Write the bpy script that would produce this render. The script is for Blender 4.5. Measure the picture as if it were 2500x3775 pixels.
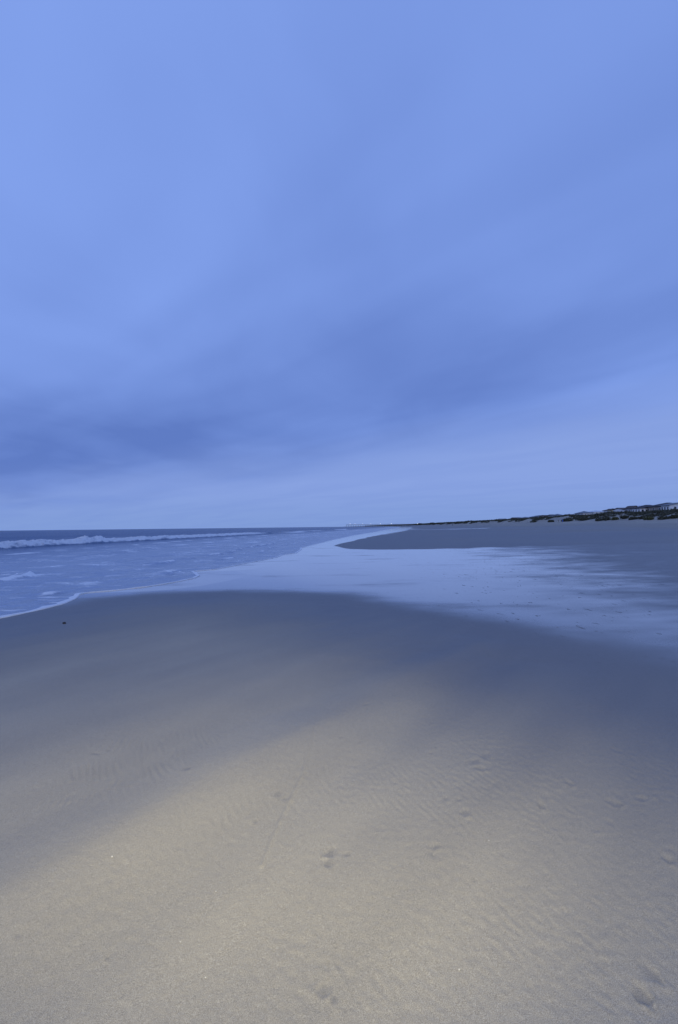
import bpy, math, random
import numpy as np
from mathutils import Matrix, Vector

for o in list(bpy.data.objects):
    bpy.data.objects.remove(o)
S = bpy.context.scene
COL = S.collection
R = math.radians
rng = np.random.default_rng(7)
random.seed(7)

# ------------------------------------------------------------------ camera
CH = 1.72                                   # eye height above the water level (z = 0)
cam_d = bpy.data.cameras.new('camera')
cam = bpy.data.objects.new('camera', cam_d)
COL.objects.link(cam)
cam_d.sensor_fit = 'VERTICAL'
cam_d.sensor_height = 36.0
cam_d.sensor_width = 24.0
cam_d.lens = 17.0
cam_d.clip_start = 0.05
cam_d.clip_end = 60000
CAMR = Matrix.Rotation(R(90 + 1.745), 4, 'X') @ Matrix.Rotation(R(-0.65), 4, 'Z')
cam.matrix_world = Matrix.Translation((0, 0, CH)) @ CAMR
S.camera = cam

# ------------------------------------------------------------------ colour management
S.view_settings.view_transform = 'Standard'
S.view_settings.look = 'None'
S.view_settings.exposure = 0.0
S.view_settings.gamma = 1.0
S.view_settings.use_curve_mapping = False

def lin(r, g, b):
    f = lambda c: (c / 255 / 12.92) if c <= 10 else ((c / 255 + 0.055) / 1.055) ** 2.4
    return (f(r), f(g), f(b), 1.0)

# ------------------------------------------------------------------ node helper
class NT:
    def __init__(self, tree):
        self.t = tree; self.n = tree.nodes; self.l = tree.links
        self.n.clear()
    def node(self, typ, **kw):
        nd = self.n.new(typ)
        for k, v in kw.items(): setattr(nd, k, v)
        return nd
    def put(self, sock, v):
        if isinstance(v, bpy.types.NodeSocket): self.l.new(v, sock)
        else: sock.default_value = v
    def math(self, op, a, b=0.0, c=0.0, clamp=False):
        nd = self.node('ShaderNodeMath', operation=op, use_clamp=clamp)
        for i, v in enumerate((a, b, c)): self.put(nd.inputs[i], v)
        return nd.outputs[0]
    def mix(self, f, a, b):
        nd = self.node('ShaderNodeMix', data_type='RGBA')
        self.put(nd.inputs[0], f); self.put(nd.inputs[6], a); self.put(nd.inputs[7], b)
        return nd.outputs[2]
    def mixf(self, f, a, b):
        nd = self.node('ShaderNodeMix', data_type='FLOAT')
        self.put(nd.inputs[0], f); self.put(nd.inputs[2], a); self.put(nd.inputs[3], b)
        return nd.outputs[0]
    def ss(self, v, lo, hi, a=0.0, b=1.0):
        nd = self.node('ShaderNodeMapRange', interpolation_type='SMOOTHSTEP')
        self.put(nd.inputs[0], v); self.put(nd.inputs[1], lo); self.put(nd.inputs[2], hi)
        nd.inputs[3].default_value = a; nd.inputs[4].default_value = b
        return nd.outputs[0]
    def noise(self, vec, scale, detail=2.0, rough=0.5, dist=0.0):
        nd = self.node('ShaderNodeTexNoise')
        self.put(nd.inputs['Vector'], vec)
        nd.inputs['Scale'].default_value = scale; nd.inputs['Detail'].default_value = detail
        nd.inputs['Roughness'].default_value = rough; nd.inputs['Distortion'].default_value = dist
        return nd.outputs['Fac']
    def comb(self, x, y, z=0.0):
        nd = self.node('ShaderNodeCombineXYZ')
        for i, v in enumerate((x, y, z)): self.put(nd.inputs[i], v)
        return nd.outputs[0]
    def scalev(self, vec, s):
        nd = self.node('ShaderNodeVectorMath', operation='MULTIPLY')
        self.put(nd.inputs[0], vec); nd.inputs[1].default_value = s
        return nd.outputs[0]
    def attr(self, name):
        nd = self.node('ShaderNodeAttribute'); nd.attribute_name = name
        return nd.outputs['Fac']

# ------------------------------------------------------------------ sky: dusk stratus, lit from behind the camera
W = bpy.data.worlds.new('World'); S.world = W; W.use_nodes = True
SUN_EL, SUN_ROT = R(4), R(200)
w = NT(W.node_tree)
tc = w.node('ShaderNodeTexCoord').outputs['Generated']
sep = w.node('ShaderNodeSeparateXYZ'); w.put(sep.inputs[0], tc)
dx, dy, dz0 = sep.outputs
dz = w.math('MAXIMUM', dz0, 0.0)
zz = w.math('ADD', dz, 0.06)
u = w.math('DIVIDE', dx, zz); v = w.math('DIVIDE', dy, zz)
sa = w.math('ADD', u, v); ta = w.math('SUBTRACT', u, v)
# streaky layers on the cloud deck, running along the deck's own drift
n1 = w.noise(w.comb(w.math('MULTIPLY', sa, 0.62), w.math('MULTIPLY', ta, 0.26), 3.1), 1.0, 2.0, 0.45, 0.3)
n2 = w.noise(w.comb(w.math('MULTIPLY', sa, 1.35), w.math('MULTIPLY', ta, 0.42), 8.3), 1.0, 2.5, 0.42, 0.4)
n3 = w.noise(w.comb(w.math('MULTIPLY', u, 1.5), w.math('MULTIPLY', v, 0.8), 1.7), 1.0, 4.0, 0.5, 0.4)
sw = w.math('ADD', sa, w.math('MULTIPLY', w.math('SUBTRACT', n1, 0.5), 0.6))
sw = w.math('ADD', sw, w.math('MULTIPLY', w.math('MAXIMUM', w.math('SUBTRACT', -2.8, ta), 0.0), 0.30))
ramp = w.node('ShaderNodeValToRGB'); ramp.color_ramp.interpolation = 'EASE'
pts = [(-4, .7), (-2, .78), (0.2, .90), (0.9, .82), (1.4, .68), (1.9, .46), (2.4, .27), (3.0, .20), (3.9, .30), (6, .45)]
els = ramp.color_ramp.elements
while len(els) < len(pts): els.new(0.5)
for e, (p, q) in zip(els, pts):
    e.position = (p + 4) / 10; e.color = (q, q, q, 1)
w.put(ramp.inputs[0], w.math('DIVIDE', w.math('ADD', sw, 4.0), 10.0, clamp=True))
T = w.math('ADD', ramp.outputs[0], w.math('MULTIPLY', w.math('SUBTRACT', n2, 0.5), 0.60))
T = w.math('ADD', T, w.math('MULTIPLY', w.math('MULTIPLY', w.ss(ta, -2.3, -0.6), w.ss(sa, 1.5, 2.4)), 0.30))
T = w.math('SUBTRACT', T, w.math('MULTIPLY', w.ss(ta, -3.6, -5.6), 0.20))
T = w.math('ADD', T, w.math('MULTIPLY', w.math('SUBTRACT', n3, 0.5), 0.50), clamp=True)
deck = w.mix(T, lin(98, 127, 201), lin(137, 169, 245))
# clearer strip under the deck's edge
edge = w.math('ADD', w.math('MULTIPLY', dx, 0.13), 0.140)
edge = w.math('ADD', edge, w.math('MULTIPLY', w.math('SUBTRACT', n1, 0.5), 0.10))
below = w.math('SUBTRACT', edge, dz)
strip = w.ss(below, -0.07, 0.07)
lowcol = w.mix(w.ss(dz, 0.0, 0.09), lin(133, 162, 223), lin(141, 167, 231))
lowcol = w.mix(w.math('MULTIPLY', w.ss(n2, .42, .68), 0.16), lowcol, lin(118, 146, 217))
skyc = w.mix(strip, deck, lowcol)
bg = w.node('ShaderNodeBackground'); w.put(bg.inputs[0], skyc); bg.inputs[1].default_value = 1.0
sk = w.node('ShaderNodeTexSky', sky_type='NISHITA', sun_disc=False)
sk.sun_elevation = SUN_EL; sk.sun_rotation = SUN_ROT; sk.altitude = 0; sk.ozone_density = 4.0
bg2 = w.node('ShaderNodeBackground'); w.put(bg2.inputs[0], sk.outputs[0]); bg2.inputs[1].default_value = 0.05
ms = w.node('ShaderNodeMixShader'); ms.inputs[0].default_value = 0.93
w.l.new(bg2.outputs[0], ms.inputs[1]); w.l.new(bg.outputs[0], ms.inputs[2])
out = w.node('ShaderNodeOutputWorld'); w.l.new(ms.outputs[0], out.inputs[0])

# ------------------------------------------------------------------ sun (veiled, low) and the photographer's flash
sd = bpy.data.lights.new('sun', 'SUN'); sd.energy = 0.30; sd.angle = R(30); sd.color = (1.0, 0.96, 0.92)
sun = bpy.data.objects.new('sun', sd); COL.objects.link(sun)
sun.rotation_euler = (R(90) - R(14), 0, R(-20)); sun.location = (0, -20, 20)

# the flash that lights the foreground sand: a warm beam held beside the lens, aimed at the ground ahead
fd = bpy.data.lights.new('flash', 'SPOT'); fd.energy = 790; fd.color = (1.0, 0.90, 0.51)
fd.spot_size = R(120); fd.spot_blend = 1.0; fd.shadow_soft_size = 0.03
flash = bpy.data.objects.new('flash', fd); COL.objects.link(flash)
flash.location = (-0.03, -0.02, CH + 0.10)
flash.rotation_euler = (Vector((-0.9, 12.0, 1.85)) - flash.location).to_track_quat('-Z', 'Y').to_euler()
flash.scale = (1.9, 1.0, 1.0)              # a wide rectangular reflector throws a wide beam

# ================================================================== number helpers
def sst(a, b, x):
    t = np.clip((x - a) / (b - a), 0, 1)
    return t * t * (3 - 2 * t)

def _h(ix, iy, seed):
    n = (ix.astype(np.int64) * 374761393 + iy.astype(np.int64) * 668265263 + seed * 982451653) & 0xFFFFFFFF
    n = ((n ^ (n >> 13)) * 1274126177) & 0xFFFFFFFF
    n = ((n ^ (n >> 15)) * 2246822519) & 0xFFFFFFFF
    return (n ^ (n >> 16)) & 0xFFFFFFFF

def perlin(x, y, seed=0):                   # about -0.7 .. 0.7
    x = np.asarray(x, float); y = np.asarray(y, float)
    x0 = np.floor(x); y0 = np.floor(y); fx = x - x0; fy = y - y0
    def gr(ix, iy, ax, ay):
        a = _h(ix, iy, seed) * (2 * math.pi / 4294967296.0)
        return np.cos(a) * ax + np.sin(a) * ay
    u_ = fx ** 3 * (fx * (fx * 6 - 15) + 10); v_ = fy ** 3 * (fy * (fy * 6 - 15) + 10)
    a = gr(x0, y0, fx, fy); b = gr(x0 + 1, y0, fx - 1, fy)
    c = gr(x0, y0 + 1, fx, fy - 1); d = gr(x0 + 1, y0 + 1, fx - 1, fy - 1)
    return (a + (b - a) * u_) * (1 - v_) + (c + (d - c) * u_) * v_

def fbm(x, y, seed=0, octs=3):
    r = 0; a = 1.0
    for i in range(octs):
        r = r + a * perlin(x * 2 ** i, y * 2 ** i, seed + i * 17); a *= 0.5
    return r

def ray(px, py):
    d = CAMR.to_3x3() @ Vector(((px - 1250) / 1782.6, (1887.5 - py) / 1782.6, -1))
    return d
def at(px, py, Y):
    d = ray(px, py); k = Y / d.y
    return Vector((d.x * k, Y, CH + d.z * k))

# ================================================================== the shape of the shore
WLY = np.array([-60, -6, 0, 5, 8, 9.5, 10.2, 11.2, 12.0, 12.8, 13.2, 13.65, 14.4, 15.8, 16.8, 17.6, 18.3, 19.4, 20.4, 23.7, 27.8, 30.5, 32.3,
                37.4, 40.4, 49, 63, 92, 144, 242, 433, 1010, 1500, 2500, 4000, 20000], float)
WLX = np.array([-60, -15, -11, -8.5, -7.2, -6.66, -6.5, -6.4, -6.55, -6.85, -6.9, -6.3, -5.75, -5.2, -5.02, -5.05, -5.35, -5.85, -5.15, -4.45, -3.6, -3.5, -2.85,
                -2.9, -3.15, -2.3, -.9, 2.6, 10.5, 24, 52, 128, 168, 185, 195, 200], float)
def wl(y):
    y = np.asarray(y, float)
    b = np.interp(y, WLY, WLX)
    return b + 0.05 * perlin(y * 1.3, y * 0 + .3, 5) * sst(60, 20, y) + 0.02 * perlin(y * 5, y * 0 + .3, 6) * sst(30, 10, y)
CRY = np.array([-100, 150, 300, 570, 760, 1000, 1500, 2500, 4000, 20000], float)
CRX = np.array([92, 105, 118, 142, 156, 178, 225, 240, 246, 260], float)
def crest_x(y): return np.interp(y, CRY, CRX)
def foot_x(y): return crest_x(y) - 18.0 + 3.0 * perlin(np.asarray(y, float) * .03, np.asarray(y, float) * 0, 31)

MOUND = [(-60, -60), (-11.2, 0), (-8.0, 6.3), (-6.55, 9.0), (-6.1, 10.4), (-5.75, 11.7), (-4.9, 12.3), (-3.1, 12.6), (-1.6, 12.4), (-.3, 11.9), (.9, 10.3), (2.15, 8.6), (2.9, 7.25),
         (3.35, 6.3), (3.85, 5.4), (4.6, 3.4), (5.6, 0), (7, -8), (10, -60)]
def poly_sd(x, y, P):                       # signed distance, positive inside
    x = np.asarray(x, float); y = np.asarray(y, float)
    d = np.full(x.shape, 1e9); ins = np.zeros(x.shape, bool)
    n = len(P)
    for i in range(n):
        ax, ay = P[i]; bx, by = P[(i + 1) % n]
        ex, ey = bx - ax, by - ay
        t = np.clip(((x - ax) * ex + (y - ay) * ey) / (ex * ex + ey * ey), 0, 1)
        d = np.minimum(d, (x - ax - ex * t) ** 2 + (y - ay - ey * t) ** 2)
        if ay != by:
            c = (ay > y) != (by > y)
            ins ^= c & (x < ex * (y - ay) / ey + ax)
    d = np.sqrt(d)
    return np.where(ins, d, -d)

# second sand bank: its near edge runs along y ~ 35, its seaward edge follows the shore
BLX = np.array([-.7, .9, 2.3, 6.6, 10, 16, 30, 80]); BLY = np.array([43, 36, 34.8, 34.5, 35.5, 35, 30, 25])
BKY = np.array([40, 43, 58, 75, 110, 165, 300, 445, 1000, 1500, 2500, 20000]); BKX = np.array([-.6, -.8, 1.6, 4.2, 11, 22, 44, 66, 142, 182, 199, 210])

pits = []       # (x, y, rx, ry, depth, rot) filled below, once hit() can run on the smooth ground
tracks = []

def ground(x, y, fine=False):
    """height of the sand; returns z, film (standing water), damp (wet sand)"""
    x = np.asarray(x, float); y = np.asarray(y, float)
    e = x - wl(y)
    F = np.maximum(foot_x(y) - wl(y), 14)
    k = np.clip((e - 12) / (F - 12), 0, 1)
    z = np.where(e > 0, np.minimum(e * 0.012, 0.02), np.maximum(e * 0.03, -2.0))
    z = z + 2.35 * k ** 1.15
    # beach far field: gentle bars and berms
    z = z + sst(14, 40, e) * (0.10 * perlin(x * .06, y * .012, 41) + .04 * perlin(x * .22, y * .04, 42))
    # foreground mound
    near = y < 40
    ms_ = poly_sd(x, y, MOUND) if np.ndim(x) else poly_sd(np.array([x]), np.array([y]), MOUND)[0]
    nz = 0.22 * perlin(x * .9, y * .9, 51) + .10 * perlin(x * 2.7, y * 2.7, 52)
    mm = ms_ + nz
    mound = sst(-0.2, 3.2, mm)
    z = z + 0.075 * mound
    # second bank
    bl = np.interp(x, BLX, BLY); bk = np.interp(y, BKY, BKX)
    d1 = (y - bl) / 3.0 + .7 * perlin(x * .35, y * .2, 61) ; d2 = (x - bk) / np.maximum(.02 * y, .5) + .8 * perlin(y * .15, x * 0, 62)
    bank = sst(-.15, 1.0, np.minimum(d1, d2 * 1.6))
    z = z + 0.05 * bank
    # dune ridge
    c = x - foot_x(y)
    lump = perlin(x * .09, y * .045, 71) + .5 * perlin(x * .2, y * .12, 72)
    dune = sst(0, 15, c + 3 * lump) * (2.75 + .8 * lump) * (1 - .15 * sst(24, 60, c))
    far = sst(600, 2200, y)
    z = z + dune * (1 + .35 * far)
    z = z + .25 * sst(-9, 0, c) * sst(8, 0, c) * (.5 + perlin(x * .25, y * .1, 73))
    # ---- wetness
    right = sst(1.0 + .08 * y, 9.0 + .32 * y, x)
    fn = .5 + .7 * perlin(x * .28, y * .30, 81) + .7 * perlin(x * .6, y * .9, 82) + .6 * perlin(x * 1.3, y * 2.4, 83) * sst(40, 20, y)
    film = (1 - sst(-1.7, .45, mm + .35 * perlin(x * .5, y * .5, 84))) * (1 - sst(.0, .35, np.minimum(d1, d2 * 1.6)))
    film = film * np.clip(1 - right * .92 - .22 * sst(.5, 5, x) * sst(22, 8, y) + sst(0, .4, right) * .34 * (fn - .42), .18 * sst(60, 25, y), 1) * (e < 200)
    film = film * (y < 600)
    # tidal pools on the upper beach
    for (x0, y0, x1, y1, hw) in POOLS:
        t = np.clip(((x - x0) * (x1 - x0) + (y - y0) * (y1 - y0)) / ((x1 - x0) ** 2 + (y1 - y0) ** 2), 0, 1)
        dd = np.hypot((x - x0 - t * (x1 - x0)), (y - y0 - t * (y1 - y0)))
        film = np.maximum(film, sst(1.15, .8, dd / hw + .35 * perlin(x * .2, y * .2, 91)))
    # damp zone: everything the tide has reached
    damp = 1 - .8 * sst(18, 75, e + 16 * perlin(x * .05, y * .02, 93))
    damp = damp * (1 - .75 * sst(.5, 4.8, ms_ + .8 * perlin(x * .35, y * .35, 94)) * sst(30, 10, y))
    damp = np.clip(damp + .12 * perlin(x * .8, y * .3, 95) + .35 * sst(20, 40, y) * perlin(x * .12 - y * .02, y * .05, 96), 0, 1)
    qq = -.799 * x + .603 * y
    damp = np.clip(damp + .17 * sst(14, 8, y) * sst(-.5, 1.5, ms_) * (perlin(qq * 1.6, (x + y) * .22, 97) + .5 * perlin(qq * 4.2, (x + y) * .5, 98)), 0, 1)
    damp = np.maximum(damp, film)
    if fine:
        fade = sst(11, 6, np.hypot(x, y)) * sst(.15, 1.2, ms_)
        q = -.799 * x + .603 * y + .16 * perlin(x * .6, y * .6, 101) + .05 * perlin(x * 1.9, y * 1.9, 118)
        al = .617 * x + .787 * y
        # low swell of sand crossing the foreground
        up = 1.15 * sst(1.90, 2.62, q) - .38 * sst(.9, 1.95, q); dn = .77 * sst(2.50, 3.12, q)
        z = z + (.058 * (up - dn) * sst(8.6, 6.4, al) * sst(-1.0, .8, al) + .022 * sst(3.1, 3.85, q) * sst(5.6, 4.2, q) * sst(6.5, 4.5, al)) * fade
        z = z + .006 * np.sin(q * 6.3 + 1.2) * sst(1.9, 1.2, q) * fade
        z = z + fade * (.014 * perlin(x * .75 + 3, y * .6, 102) + .004 * perlin(x * 2.4, y * 2.4, 103))
        # wind ripples in patches
        wx = x + .05 * perlin(x * 3, y * 3, 104); wy = y + .05 * perlin(x * 3 + 9, y * 3, 105)
        ph = (wx * .92 + wy * .38) * (2 * math.pi / .044) + 1.6 * perlin(x * 2.2, y * 2.2, 106)
        m1 = sst(.14, .50, .6 * perlin(x * 1.3 + 5.5, y * 1.2, 107) + .60 * np.exp(-(((x + 1.40 - .35 * (y - 3.5)) / .70) ** 2 + ((y - 3.55) / .45) ** 2)) + .5 * np.exp(-(((x - .55) / .55) ** 2 + ((y - 3.05) / .4) ** 2)))
        z = z + fade * (.0013 + .0020 * sst(0, -.8, x)) * m1 * sst(-.25, .3, perlin(x * 7, y * 5, 114)) * (np.sin(ph) + .5 * perlin(x * 30, y * 22, 108)) * sst(5.5, 3.8, y)
        m2 = (.5 + .5 * sst(-.5, .7, x)) * sst(5.5, 3.5, y)
        z = z + fade * 1.15 * m2 * (.0024 * perlin((x * .85 + y * .5) * 40, (y * .85 - x * .5) * 17, 109) * (.4 + 1.2 * sst(-.2, .4, perlin(x * 1.4, y * 1.4, 115))) + .0014 * perlin(x * 22, y * 19, 116) + .0018 * perlin(x * 42, y * 36, 110))
        z = z + fade * .0010 * perlin(x * 30, y * 30, 111)
        for (px_, py_, rx, ry, dep, rot) in pits:
            m = (np.abs(x - px_) < 3 * max(rx, ry)) & (np.abs(y - py_) < 3 * max(rx, ry))
            if not m.any(): continue
            ca, sa_ = math.cos(rot), math.sin(rot)
            wob = .5 * perlin(x[m] * 22, y[m] * 22, 119)
            lx = wob + ((x[m] - px_) * ca + (y[m] - py_) * sa_) / rx; ly = (-(x[m] - px_) * sa_ + (y[m] - py_) * ca) / ry
            rr = np.sqrt(lx ** 2 + ly ** 2) * (1 + .75 * perlin(x[m] * 16, y[m] * 16, 113) + .35 * perlin(x[m] * 45, y[m] * 45, 117))
            z[m] += -dep * .30 * sst(1.15, .45, rr) + .26 * dep * np.exp(-((rr - 1.2) / .3) ** 2) * sst(.4, -.7, ly)
            damp[m] = np.maximum(damp[m], .52 * sst(1.3, .35, rr))
        for P_, wd, hh in tracks:
            dmin = np.full(x.shape, 1e9)
            for (ax, ay), (bx, by) in zip(P_[:-1], P_[1:]):
                ex, ey = bx - ax, by - ay
                t = np.clip(((x - ax) * ex + (y - ay) * ey) / (ex * ex + ey * ey), 0, 1)
                dmin = np.minimum(dmin, np.hypot(x - ax - ex * t, y - ay - ey * t))
            z = z + hh * np.exp(-(dmin / wd) ** 2)
    return z, film, damp
POOLS = []

def hit(px, py, ymax=3000):
    d = ray(px, py)
    ys = np.geomspace(.8, ymax, 6000); k = ys / d.y
    g = ground(d.x * k, ys)[0]
    below_ = np.nonzero(CH + d.z * k < g)[0]
    i = below_[0] if len(below_) else len(ys) - 1
    return Vector((d.x * k[i], ys[i], float(g[i])))

def pool(pa, pb, hw):
    a = hit(*pa); b = hit(*pb)
    return (a.x, a.y, b.x, b.y, hw)
_p = [pool((1695, 1950), (1775, 1948), 3.5), pool((1640, 1950.5), (1690, 1950), 1.6), pool((1515, 1953.2), (1630, 1951.6), 1.0), pool((1500, 1950.5), (1540, 1950), 2.0)]
POOLS.extend(_p)

def add_pit(px, py, w_px, l_px, depth, rot=0.0):
    p = hit(px, py, 60); rx = w_px * .5 * p.y / 1782.6
    ry = l_px * .5 * p.y ** 2 / (1782.6 * (CH - p.z))
    pits.append((p.x, p.y, max(rx, .010), max(ry, .012), depth, rot))
for a in [(2360, 3672, 62, 78, .022), (2408, 3598, 62, 80, .014), (2462, 3172, 40, 50, .016), (2482, 3140, 30, 34, .010), (2262, 2956, 38, 34, .016), (2285, 2935, 30, 26, .008),
          (2366, 2946, 34, 30, .014), (2352, 2925, 50, 18, .006), (1993, 2962, 30, 34, .016), (2010, 2938, 26, 22, .008), (2096, 2885, 26, 30, .014), (2056, 2868, 22, 12, .010),
          (1784, 2778, 40, 28, .014), (1768, 2826, 44, 24, .012), (1745, 2800, 60, 30, .007), (2274, 2768, 34, 20, .010), (1712, 2994, 34, 30, .012), (1690, 2945, 30, 12, .007),
          (1643, 2940, 30, 14, .008), (1219, 3126, 40, 44, .013), (1208, 3168, 34, 40, .010), (1280, 3138, 50, 22, .008), (1604, 3118, 44, 30, .010), (1590, 3140, 30, 30, .008),
          (1192, 3648, 44, 70, .012), (1230, 3690, 30, 30, .006), (1048, 2934, 26, 12, .009), (1024, 2920, 34, 22, .006), (942, 3013, 18, 12, .010), (398, 3506, 26, 18, .014),
          (690, 2849, 32, 16, .010), (62, 3460, 30, 22, .006), (2071, 3082, 18, 9, .010), (1750, 3240, 20, 10, .008), (2205, 3060, 26, 14, .007), (2250, 3030, 40, 24, .006),
          (350, 2787, 44, 8, .007), (400, 2774, 40, 7, .006)]:
    add_pit(*a)
for a in [(1269, 2640), (1356, 2612), (1345, 2616), (1410, 2605), (1457, 2576), (1476, 2593), (1573, 2524), (1562, 2536), (1658, 2511), (1677, 2527), (1754, 2537), (1856, 2567), (1595, 2654),
          (1258, 2728), (1327, 2736), (1586, 2766), (1608, 2744), (1606, 2532), (1705, 2478), (1890, 2452), (1800, 2410), (1960, 2480), (1725, 2440), (1840, 2480), (2105, 2440)]:
    add_pit(a[0], a[1], random.uniform(12, 18), random.uniform(5, 8), .013, random.uniform(-.4, .4))
tracks.append(([tuple(hit(*p, 30).xy) for p in ((1158, 2690), (1140, 2770), (1118, 2850), (1085, 2910), (1045, 2985), (1010, 3060), (985, 3120), (965, 3175))], .009, .0055))

# ================================================================== materials
def new_mat(name):
    m = bpy.data.materials.new(name); m.use_nodes = True
    nt = NT(m.node_tree)
    o = nt.node('ShaderNodeOutputMaterial')
    b = nt.node('ShaderNodeBsdfPrincipled')
    nt.l.new(b.outputs[0], o.inputs[0])
    return m, nt, b, o

def flat_mat(name, col, rough=.8, var=.12, scale=3.0, metal=0.0, emit=None, est=0):
    m, nt, b, o = new_mat(name)
    pos = nt.node('ShaderNodeNewGeometry').outputs['Position']
    n = nt.noise(pos, scale, 4.0, .6)
    k = nt.math('ADD', nt.math('MULTIPLY', nt.math('SUBTRACT', n, .5), 2 * var), 1.0)
    mul = nt.node('ShaderNodeVectorMath', operation='SCALE')
    mul.inputs[0].default_value = col[:3]; nt.put(mul.inputs['Scale'], k)
    nt.l.new(mul.outputs[0], b.inputs['Base Color'])
    b.inputs['Roughness'].default_value = rough; b.inputs['Metallic'].default_value = metal
    if emit:
        b.inputs['Emission Color'].default_value = (*emit, 1); b.inputs['Emission Strength'].default_value = est
    return m

# sand
M_SAND, nt, b, o = new_mat('sand')
pos = nt.node('ShaderNodeNewGeometry').outputs['Position']
film = nt.attr('film'); damp = nt.attr('damp')
specks = nt.noise(nt.scalev(pos, (1.0, .45, 1.0)), 7.0, 2.0, .5)
thin = nt.noise(nt.scalev(pos, (1.0, .5, 1.0)), .9, 3.0, .55)
sx = nt.node('ShaderNodeSeparateXYZ'); nt.put(sx.inputs[0], pos)
spk = nt.math('MULTIPLY', nt.ss(specks, .665, .72), nt.ss(nt.math('ADD', sx.outputs[0], nt.math('MULTIPLY', thin, 4.0)), 1.5, 8.0))
film2 = nt.math('SUBTRACT', film, nt.math('MULTIPLY', spk, .75), clamp=True)
film2 = nt.math('MULTIPLY', film2, nt.ss(nt.noise(nt.scalev(pos, (.5, 1.0, 1.0)), .55, 4.0, .55), .48, .75, 1.0, .55))
grain = nt.noise(pos, 420.0, 2.0, .7)
grain2 = nt.noise(pos, 90.0, 3.0, .6)
patch = nt.noise(pos, 1.1, 4.0, .55)
dry = nt.mix(nt.ss(grain, .30, .70), (.215, .185, .14, 1), (.58, .53, .43, 1))
dry = nt.mix(nt.math('MULTIPLY', nt.ss(grain2, .3, .75), .30), dry, (.30, .265, .21, 1))
dry = nt.mix(nt.math('MULTIPLY', nt.ss(patch, .35, .7), .22), dry, (.33, .30, .25, 1))
far = nt.ss(sx.outputs[1], 15.0, 60.0)
wetc = nt.mix(nt.ss(grain, .30, .70), (.054, .057, .064, 1), (.125, .130, .142, 1))
col = nt.mix(nt.math('MULTIPLY', damp, .8), dry, wetc)
col = nt.mix(nt.math('MULTIPLY', film2, .5), col, (.11, .112, .115, 1))
nt.put(b.inputs['Base Color'], col)
ro = nt.mixf(nt.ss(damp, .2, 1.0), .80, .48)
ro = nt.mixf(nt.ss(film2, .0, 1.0), ro, .08)
nt.put(b.inputs['Coat Weight'], nt.math('MULTIPLY', nt.ss(film2, .15, 1.0), .85)); b.inputs['Coat Roughness'].default_value = .06; b.inputs['Coat IOR'].default_value = 1.22
nt.put(b.inputs['Roughness'], ro)
nt.put(b.inputs['Specular IOR Level'], nt.mixf(nt.ss(film2, .0, .5), nt.mixf(damp, .20, .42), .45))
bmp = nt.node('ShaderNodeBump'); bmp.inputs['Distance'].default_value = .0022
nt.put(bmp.inputs['Height'], nt.math('ADD', nt.math('MULTIPLY', grain, .55), nt.math('MULTIPLY', grain2, 1.0)))
nt.put(bmp.inputs['Strength'], nt.mixf(nt.ss(film2, .0, .5), .85, .02))
bm2 = nt.node('ShaderNodeBump'); bm2.inputs['Distance'].default_value = .03
nt.put(bm2.inputs['Height'], nt.noise(pos, 5.0, 4.0, .6))
nt.put(bm2.inputs['Strength'], nt.mixf(nt.ss(film2, .0, .6), nt.ss(sx.outputs[1], 5.0, 25.0), .03))
nt.l.new(bmp.outputs[0], bm2.inputs['Normal']); nt.l.new(bm2.outputs[0], b.inputs['Normal'])

# sea water with foam
M_SEA, nt, b, o = new_mat('sea_water')
pos = nt.node('ShaderNodeNewGeometry').outputs['Position']
foam = nt.attr('foam'); shal = nt.attr('shallow')
fn = nt.noise(nt.scalev(pos, (.7, 1.5, 1)), 2.6, 6.0, .7); fn2 = nt.noise(nt.scalev(pos, (.6, 1.6, 1)), 9.0, 3.0, .6)
fsum = nt.math('ADD', foam, nt.math('ADD', nt.math('MULTIPLY', nt.math('SUBTRACT', fn, .5), .7), nt.math('MULTIPLY', nt.math('SUBTRACT', fn2, .5), .45)))
ln = nt.noise(nt.scalev(pos, (.55, 1.0, 1)), 1.5, 3.0, .55, .8)
lace = nt.ss(nt.math('ABSOLUTE', nt.math('SUBTRACT', ln, .5)), .045, .0)
lacem = nt.math('MULTIPLY', nt.math('MULTIPLY', lace, shal), nt.ss(nt.noise(pos, .35, 2.0, .5), .42, .62))
fsum = nt.math('ADD', fsum, nt.math('MULTIPLY', lacem, .55))
fac = nt.ss(fsum, .24, .78)
body = nt.node('ShaderNodeBsdfDiffuse'); nt.put(body.inputs[0], nt.mix(shal, (.060, .115, .22, 1), (.31, .37, .48, 1)))
gl = nt.node('ShaderNodeBsdfGlossy'); gl.inputs['Roughness'].default_value = .16
fr = nt.node('ShaderNodeFresnel'); fr.inputs['IOR'].default_value = 1.333
sx = nt.node('ShaderNodeSeparateXYZ'); nt.put(sx.inputs[0], pos)
h1 = nt.noise(nt.scalev(pos, (1.0, .6, 1.0)), 2.2, 4.0, .6); h2 = nt.noise(nt.scalev(pos, (1.0, .55, 1.0)), .35, 4.0, .6)
bmp = nt.node('ShaderNodeBump'); bmp.inputs['Distance'].default_value = .55
nt.put(bmp.inputs['Height'], nt.math('ADD', nt.math('MULTIPLY', h1, .35), nt.math('MULTIPLY', h2, 1.6)))
nt.put(bmp.inputs['Strength'], nt.mixf(shal, 1.0, .75))
nt.l.new(bmp.outputs[0], gl.inputs['Normal']); nt.l.new(bmp.outputs[0], fr.inputs['Normal'])
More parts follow.
